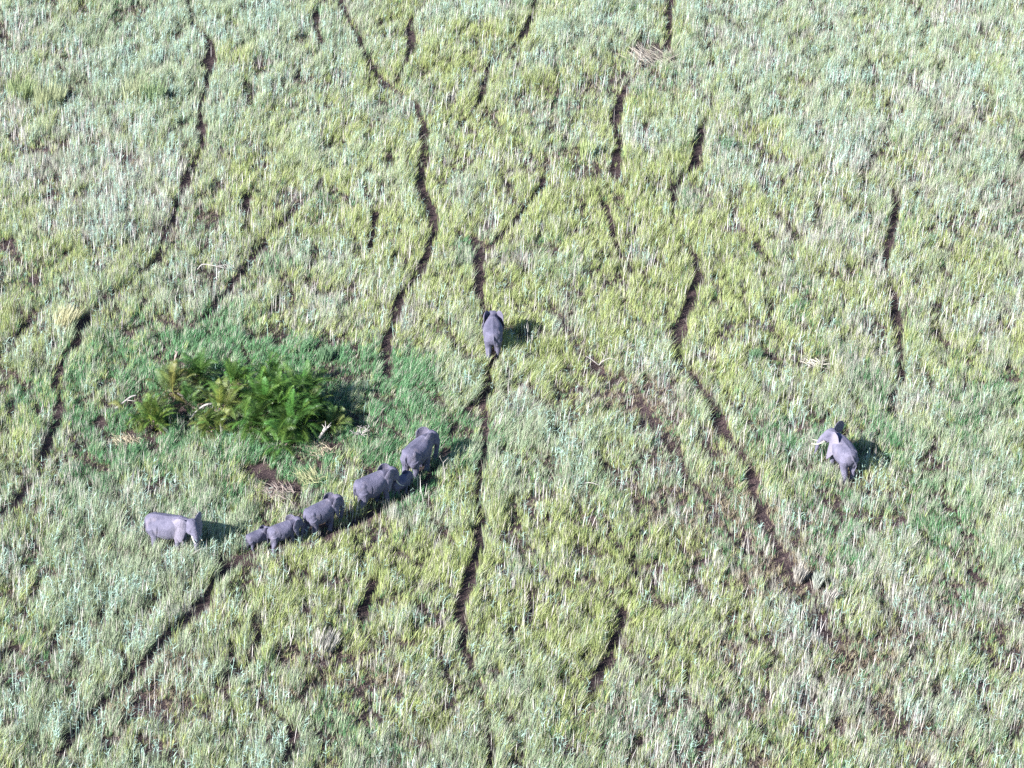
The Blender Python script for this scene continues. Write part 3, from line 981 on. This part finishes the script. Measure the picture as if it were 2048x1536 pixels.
# heaps of broken reed
def reed_heap(px, py, n, L, rad, label, tint, up=(.02, .5), z=.25):
    g = at(px, py, z)
    z0 = float(terrain_z(np.array([g.x]), np.array([g.y]))[0])
    rs = random.Random(int(px))
    V, Q, C = [], [], []
    for i in range(n):
        a = rs.uniform(0, 6.28)
        rr = rad * rs.random() ** .6
        o = Vector((math.cos(a) * rr * 1.3, math.sin(a) * rr, rs.uniform(.05, .5)))
        b = rs.gauss(2.3, .5) if rs.random() < .6 else rs.uniform(0, 6.28)
        e = rs.uniform(*up)
        d = Vector((math.cos(b) * math.cos(e), math.sin(b) * math.cos(e), math.sin(e))) * L * rs.uniform(.5, 1.1)
        w = d.cross(Vector((rs.uniform(-1, 1), rs.uniform(-1, 1), rs.uniform(-1, 1)))).normalized() * rs.uniform(.014, .026)
        k = len(V)
        m = o + d * .5 + Vector((0, 0, .08))
        V += [o - w, o + w, m + w, m - w, o + d + w * .4, o + d - w * .4]
        Q += [(k, k + 1, k + 2, k + 3), (k + 3, k + 2, k + 4, k + 5)]
        C += [np.array(tint) * rs.uniform(.7, 1.25)] * 6
    o = link('reed_heap', mesh_np('reed_heap', np.array([v[:] for v in V]), Q, None, np.array(C), M_GRASS), label=label, category='reed heap')
    o.location = (g.x, g.y, z0)
    return o


reed_heap(1305, 118, 260, 2.4, 2.0, 'flattened heap of long straw coloured reeds beside the trail near the top', (.38, .34, .29))
reed_heap(1632, 735, 50, 1.2, .5, 'little white bundle of broken straw right of the long brown trail', (.62, .58, .50), (.0, .3))
reed_heap(560, 990, 160, 1.6, 1.0, 'scatter of pinkish dry reeds on the bare patch behind the file of elephants', (.34, .28, .25), (.0, .25))
reed_heap(255, 885, 170, 1.0, .9, 'mat of golden straw at the foot of the compact left palm', (.44, .38, .27), (.0, .3))
reed_heap(640, 905, 160, 1.3, .9, 'straw litter under the broken palm stem at the thicket edge', (.50, .42, .31), (.0, .3))
reed_heap(620, 962, 160, 1.3, .8, 'yellow straw patch in green grass just above the shaded calf\'s file', (.42, .42, .24), (.2, .8))


# big tussocks
def tussock(px, py, n, L, rad, label, tint, lean=(.1, .05), w=.03):
    g = at(px, py)
    z0 = float(terrain_z(np.array([g.x]), np.array([g.y]))[0])
    rs = random.Random(int(px * 3 + py))
    V, Q, C = [], [], []
    for i in range(n):
        a = rs.uniform(0, 6.28)
        r0 = rad * rs.random() ** .5
        o = Vector((math.cos(a) * r0, math.sin(a) * r0, 0))
        out = Vector((math.cos(a), math.sin(a), 0)) * r0 / rad * rs.uniform(.05, .25)
        d = (Vector((lean[0], lean[1], 1)) + out + Vector((rs.gauss(0, .08), rs.gauss(0, .08), 0))).normalized()
        l = L * rs.uniform(.55, 1.1)
        t = rs.uniform(0, 6.28)
        wv = Vector((math.cos(t), math.sin(t), 0)) * w * rs.uniform(.6, 1.2)
        k = len(V)
        m = o + d * l * .6
        tip = o + d * l + (out + Vector((lean[0], lean[1], 0))) * l * .25
        V += [o - wv * .7, o + wv * .7, m + wv, m - wv, tip + wv * .2, tip - wv * .2]
        Q += [(k, k + 1, k + 2, k + 3), (k + 3, k + 2, k + 4, k + 5)]
        c = np.array(tint) * rs.uniform(.7, 1.3)
        C += [c] * 6
    o = link('grass_tussock', mesh_np('grass_tussock', np.array([v[:] for v in V]), Q, None, np.array(C), M_GRASS), label=label, category='tussock')
    o.location = (g.x, g.y, z0)
    return o


tussock(42, 196, 420, 2.5, 1.5, 'tall yellow green tussock at the far left edge near the top', (.28, .34, .17))
tussock(98, 212, 420, 2.7, 1.5, 'tall tussock with straw tips, just right of the far left one, above a dark hollow', (.33, .36, .21))
tussock(272, 205, 360, 2.5, 1.3, 'left one of two tall tussocks beside the long dark trail at upper left', (.34, .37, .23))
tussock(304, 210, 360, 2.5, 1.2, 'right, denser one of two tall tussocks beside the long dark trail at upper left', (.25, .33, .17))
tussock(1655, 1208, 150, 1.5, .45, 'bleached grey tussock with a black hollow behind it at the lower right', (.40, .37, .34), (.25, .1))
tussock(1597, 1160, 150, 1.5, .4, 'bleached tussock where the long brown trail fades out', (.42, .39, .35), (.15, .05))
tussock(1634, 1172, 200, 1.4, .3, 'slim pale tussock right of the end of the long brown trail', (.45, .48, .42), (.1, .0))
tussock(128, 660, 500, 2.2, .9, 'wispy straw topped tussock beside the left trail bend', (.44, .42, .26), (.25, .1))
tussock(1172, 318, 300, 1.9, .6, 'bright yellow green tussock above the middle of the field, between two dark trails', (.36, .42, .20))
tussock(648, 1300, 200, 1.6, .9, 'bleached grey tussock below the file of elephants', (.40, .38, .35), (.2, .1))
for (px, py, r_, lab) in ((1510, 728, .55, 'round blue green bush in the grass right of the long brown trail'), (1455, 300, .7, 'round blue green bush right of the upper end of the long trail'), (650, 722, .8, 'leafy dark bush sprouting above the thicket of palms')):
    tussock(px, py, 300, 1.3, r_ * .8, lab, (.15, .25, .14), (.05, .05), .03)


# ---------------------------------------------------------------- the grass itself
PAL = {  # two colours, height range, blades, spread, lean jitter, blade half width
 'yellow': ((.21, .28, .095), (.43, .47, .20), (.75, 1.25), 9, .16, .12, .017),
 'reed':   ((.22, .30, .17), (.41, .47, .33), (.85, 1.50), 9, .17, .11, .016),
 'stalk':  ((.30, .30, .24), (.58, .57, .52), (.80, 1.45), 7, .14, .07, .012),
 'green':  ((.065, .18, .08), (.17, .34, .16), (.60, 1.00), 10, .18, .15, .017),
 'dry':    ((.22, .18, .12), (.42, .37, .25), (.35, .70), 9, .22, .40, .015),
}


def build_grass(x0, x1, y0, y1, per_m2, name, label):
    n = int((x1 - x0) * (y1 - y0) * per_m2)
    x = rng.uniform(x0, x1, n)
    y = rng.uniform(y0, y1, n)
    # keep what lies within the view, with a wide margin on each side
    qx, qy = to_px(x, y)
    keep = (qx > -330) & (qx < 2380) & (qy > -170) & (qy < 1760)
    x, y = x[keep], y[keep]
    bare = bareness(x, y)
    W = kind_weights(x, y)
    dryw = W[4]
    # thin where it is bare; hollows between the tussocks
    hol = fbm(x * .80 + y * .28, y * .46 - x * .15, 31, 3)
    hol2 = fbm(x * .33, y * .2, 57, 2)
    dens = np.clip((hol - .34 + .14 * (hol2 - .5)) * 7 + .33, .10, 1.0)
    edge = np.zeros(x.shape)
    for P, w, b in TP:
        edge = np.maximum(edge, np.clip((w * .8 + 1.1 - dist_to_polyline(x, y, P)) / .5, 0, 1) * b)
    dens = np.maximum(dens, edge * .9)
    keep = rng.random(x.shape) < (1 - np.clip(bare * 1.15, 0, .985)) * dens * (1 - .25 * dryw)
    for gx, gy, hd, H in EL:
        dx, dy = x - gx, y - gy
        lx = dx * math.cos(hd) + dy * math.sin(hd)
        ly = -dx * math.sin(hd) + dy * math.cos(hd)
        keep &= ~(((lx / (.56 * H)) ** 2 + (ly / (.19 * H)) ** 2) < 1)
    x, y, bare, hol, edge, W = x[keep], y[keep], bare[keep], hol[keep], edge[keep], W[:, keep]
    cum = np.cumsum(W, 0)
    # species picked by a random number that is smooth over a tussock, so colours come in clumps
    pick = np.clip(.72 * rng.random(x.shape) + .28 * _hash(np.floor(x * 1.5 + .5 * vnoise(x * 2, y * 2, 61)), np.floor(y * .9 + .6 * vnoise(x * 2, y * 2, 62)), 63), 0, .9999)
    kind = (pick[None, :] > cum).sum(0)
    clump = fbm(x * 1.3, y * .9, 77, 3)
    hmul = .46 + 1.08 * np.clip((hol - .27) * 1.9, 0, 1)
    hmul = np.maximum(hmul, edge * .95)
    hmul *= 1 - .3 * bare
    slow = fbm(x * .08, y * .08, 120, 2)
    lean_a = R(35) + (vnoise(x * .05, y * .05, 130) - .5) * 1.4
    flow_x = (vnoise(x * .55, y * .40, 131) - .5) * .24
    flow_y = (vnoise(x * .55, y * .40, 132) - .5) * .34
    qx, qy = to_px(x, y)
    lean_m = .07 + .14 * slow + .10 * np.exp(-(((qx - 800) / 500) ** 2 + ((qy - 700) / 500) ** 2))
    parts_v, parts_c = [], []
    for ki, kname in enumerate(KINDS):
        c0, c1, (h0, h1), nb, spread, jit, bw = PAL[kname]
        m = kind == ki
        X, Y = np.repeat(x[m], nb), np.repeat(y[m], nb)
        k = len(X)
        cl = np.repeat(clump[m], nb)
        rt = np.repeat(rng.random(m.sum()), nb)
        ang = rng.uniform(0, 2 * np.pi, k)
        rad = spread * np.sqrt(rng.random(k))
        ox, oy = np.cos(ang) * rad, np.sin(ang) * rad
        X, Y = X + ox, Y + oy
        Z = terrain_z(X, Y) - .08
        hh = (h0 + (h1 - h0) * np.clip(.55 * cl + .45 * rt, 0, 1)) * np.repeat(hmul[m], nb) * rng.uniform(.55, 1.15, k)
        la, lm = np.repeat(lean_a[m], nb), np.repeat(lean_m[m], nb)
        if kname == 'stalk':
            lm = lm * .6
        lx = np.repeat(flow_x[m], nb) + np.cos(la) * lm + ox / spread * .22 + rng.normal(0, jit * .7, k)
        ly = np.repeat(flow_y[m], nb) + np.sin(la) * lm + oy / spread * .22 + rng.normal(0, jit * .7, k)
        fa = rng.uniform(0, np.pi, k)
        wd = bw * rng.uniform(.6, 1.3, k)
        wx, wy = np.cos(fa) * wd, np.sin(fa) * wd
        bend = rng.uniform(.1, .7, k) if kname != 'stalk' else rng.uniform(0, .2, k)
        mx_, my_, mz_ = X + lx * hh * .45, Y + ly * hh * .45, Z + hh * .55
        ln = np.sqrt(1 + (lx * (1 + bend)) ** 2 + (ly * (1 + bend)) ** 2)
        tx, ty, tz = X + lx * hh * (1 + bend), Y + ly * hh * (1 + bend), Z + hh * (1.12 / ln ** .5)
        v = np.empty((k, 5, 3), dtype=np.float32)
        v[:, 0] = np.stack([X - wx * .7, Y - wy * .7, Z], 1)
        v[:, 1] = np.stack([X + wx * .7, Y + wy * .7, Z], 1)
        v[:, 2] = np.stack([mx_ + wx, my_ + wy, mz_], 1)
        v[:, 3] = np.stack([mx_ - wx, my_ - wy, mz_], 1)
        v[:, 4] = np.stack([tx, ty, tz], 1)
        mixf = np.clip(.55 * cl + .25 * rt + .35 * rng.random(k) - .08, 0, 1)[:, None]
        col = np.array(c0) * (1 - mixf) + np.array(c1) * mixf
        # some blades of any tussock are dry or bleached
        dry = (rng.random(k) < (.16 if kname in ('yellow', 'reed', 'green') else .05))[:, None]
        col = np.where(dry, np.array((.50, .46, .40)) * rng.uniform(.7, 1.1, k)[:, None], col)
        col *= rng.uniform(.8, 1.2, k)[:, None]
        c = np.empty((k, 5, 3), dtype=np.float32)
        foot = np.array((.22, .17, .11))                     # brown tone mixed into the colour at the foot of a blade
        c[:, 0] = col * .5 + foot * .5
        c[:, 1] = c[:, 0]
        c[:, 2] = col
        c[:, 3] = col
        c[:, 4] = col * 1.05
        parts_v.append(v.reshape(-1, 3))
        parts_c.append(c.reshape(-1, 3))
    V = np.concatenate(parts_v)
    Cc = np.concatenate(parts_c)
    nb_ = len(V) // 5
    b = np.arange(nb_, dtype=np.int32) * 5
    Q = np.stack([b, b + 1, b + 2, b + 3], 1)
    T = np.stack([b + 3, b + 2, b + 4], 1)
    print(name, 'blades', nb_)
    link(name, mesh_np(name, V, Q, T, Cc, M_GRASS), kind='stuff', label=label, category='grass')


build_grass(-92, 92, 158, 232, 13.0, 'tall_grass', 'tall green and straw coloured grass of the nearer half of the field')
build_grass(-92, 92, 232, 340, 10.0, 'tall_grass', 'tall pale grass and reeds of the farther half of the field')



def build_low(per_m2):
    n = int(184 * 182 * per_m2)
    x = rng.uniform(-92, 92, n)
    y = rng.uniform(158, 340, n)
    qx, qy = to_px(x, y)
    keep = (qx > -330) & (qx < 2380) & (qy > -170) & (qy < 1760)
    x, y = x[keep], y[keep]
    bare = bareness(x, y)
    keep = rng.random(x.shape) < (1 - np.clip(bare * 1.1, 0, .93))
    x, y = x[keep], y[keep]
    W = kind_weights(x, y)
    nb = 6
    X, Y = np.repeat(x, nb) + rng.normal(0, .14, len(x) * nb), np.repeat(y, nb) + rng.normal(0, .14, len(x) * nb)
    k = len(X)
    Z = terrain_z(X, Y) - .03
    h = rng.uniform(.18, .48, k)
    a = rng.uniform(0, 2 * np.pi, k)
    l = rng.uniform(.15, 1.1, k)
    fa = a + np.pi / 2 + rng.normal(0, .5, k)
    wd = rng.uniform(.012, .022, k)
    wx, wy = np.cos(fa) * wd, np.sin(fa) * wd
    v = np.empty((k, 5, 3), dtype=np.float32)
    v[:, 0] = np.stack([X - wx, Y - wy, Z], 1)
    v[:, 1] = np.stack([X + wx, Y + wy, Z], 1)
    mx_, my_, mz_ = X + np.cos(a) * l * h * .4, Y + np.sin(a) * l * h * .4, Z + h * .6
    v[:, 2] = np.stack([mx_ + wx, my_ + wy, mz_], 1)
    v[:, 3] = np.stack([mx_ - wx, my_ - wy, mz_], 1)
    v[:, 4] = np.stack([X + np.cos(a) * l * h, Y + np.sin(a) * l * h, Z + h * .85], 1)
    dry = (rng.random(k) < np.repeat(.30 + .6 * W[4] + .2 * W[2], nb))[:, None]
    g = rng.random(k)[:, None]
    col = np.where(dry, np.array((.22, .17, .14)) * (1 - g) + np.array((.38, .31, .25)) * g, np.array((.11, .16, .075)) * (1 - g) + np.array((.22, .28, .12)) * g)
    V = v.reshape(-1, 3)
    b = np.arange(k, dtype=np.int32) * 5
    link('low_grass', mesh_np('low_grass', V, np.stack([b, b + 1, b + 2, b + 3], 1), np.stack([b + 3, b + 2, b + 4], 1), np.repeat(col, 5, 0), M_GRASS),
         kind='stuff', label='short undergrowth and fallen straw between the taller tufts', category='undergrowth')


build_low(5.0)


# thin bleached reed stems standing above the grass
def build_stems(count):
    x = rng.uniform(-92, 92, count)
    y = rng.uniform(158, 340, count)
    qx, qy = to_px(x, y)
    keep = (qx > -330) & (qx < 2380) & (qy > -170) & (qy < 1760)
    x, y = x[keep], y[keep]
    W = kind_weights(x, y)
    bare = bareness(x, y)
    g = fbm(x * .5, y * .4, 140, 3)
    prob = (.10 + 1.3 * W[1] + 1.5 * W[2] + .25 * W[0]) * np.clip((g - .35) * 4, .05, 1.3) * (1 - bare) * .6 * (1 - W[3]) ** 2
    keep = rng.random(x.shape) < prob
    for gx, gy, hd, H in EL:
        keep &= np.hypot(x - gx, y - gy) > .62 * H
    for gx, gy, L in PALMS:
        keep &= np.hypot(x - gx, y - gy) > L * .6
    x, y, W = x[keep], y[keep], W[:, keep]
    k = len(x)
    Z = terrain_z(x, y)
    h = rng.uniform(1.1, 2.15, k)
    teal = rng.random(k) < (.25 + .6 * W[1])
    la = R(30) + rng.normal(0, .7, k)
    lm = np.abs(rng.normal(.10, .12, k))
    lx, ly = np.cos(la) * lm, np.sin(la) * lm
    fa = rng.uniform(0, np.pi, k)
    wd = rng.uniform(.012, .022, k)
    wx, wy = np.cos(fa) * wd, np.sin(fa) * wd
    base = np.where(teal[:, None], np.array((.36, .50, .42)), np.array((.62, .58, .56))) * rng.uniform(.75, 1.25, k)[:, None]
    VV, CC = [], []

    def blade(px_, py_, pz_, dx, dy, dz, wx_, wy_, col):
        v = np.empty((len(px_), 5, 3), dtype=np.float32)
        v[:, 0] = np.stack([px_ - wx_, py_ - wy_, pz_], 1)
        v[:, 1] = np.stack([px_ + wx_, py_ + wy_, pz_], 1)
        v[:, 2] = np.stack([px_ + dx * .55 + wx_, py_ + dy * .55 + wy_, pz_ + dz * .6], 1)
        v[:, 3] = np.stack([px_ + dx * .55 - wx_, py_ + dy * .55 - wy_, pz_ + dz * .6], 1)
        v[:, 4] = np.stack([px_ + dx, py_ + dy, pz_ + dz], 1)
        VV.append(v.reshape(-1, 3))
        CC.append(np.repeat(col, 5, 0))

    blade(x, y, Z, lx * h, ly * h, h, wx, wy, base)
    for j in range(5):          # leaves along the teal stems
        m = teal & (rng.random(k) < .85)
        t = rng.uniform(.35, 1.0, m.sum())
        a = rng.uniform(0, 2 * np.pi, m.sum())
        L_ = rng.uniform(.22, .5, m.sum())
        bx, by, bz = x[m] + lx[m] * h[m] * t * .9, y[m] + ly[m] * h[m] * t * .9, Z[m] + h[m] * t
        ww = rng.uniform(.014, .026, m.sum())
        blade(bx, by, bz, np.cos(a) * L_, np.sin(a) * L_, L_ * rng.uniform(-.1, .9, m.sum()), -np.sin(a) * ww, np.cos(a) * ww, base[m] * rng.uniform(.8, 1.2, m.sum())[:, None])
    V = np.concatenate(VV); C = np.concatenate(CC)
    n = len(V) // 5
    b = np.arange(n, dtype=np.int32) * 5
    print('stems', k, n)
    link('reed_stems', mesh_np('reed_stems', V, np.stack([b, b + 1, b + 2, b + 3], 1), np.stack([b + 3, b + 2, b + 4], 1), C, M_GRASS),
         kind='stuff', label='thin bleached and blue green reed stems rising out of the grass', category='reeds')


build_stems(330000)
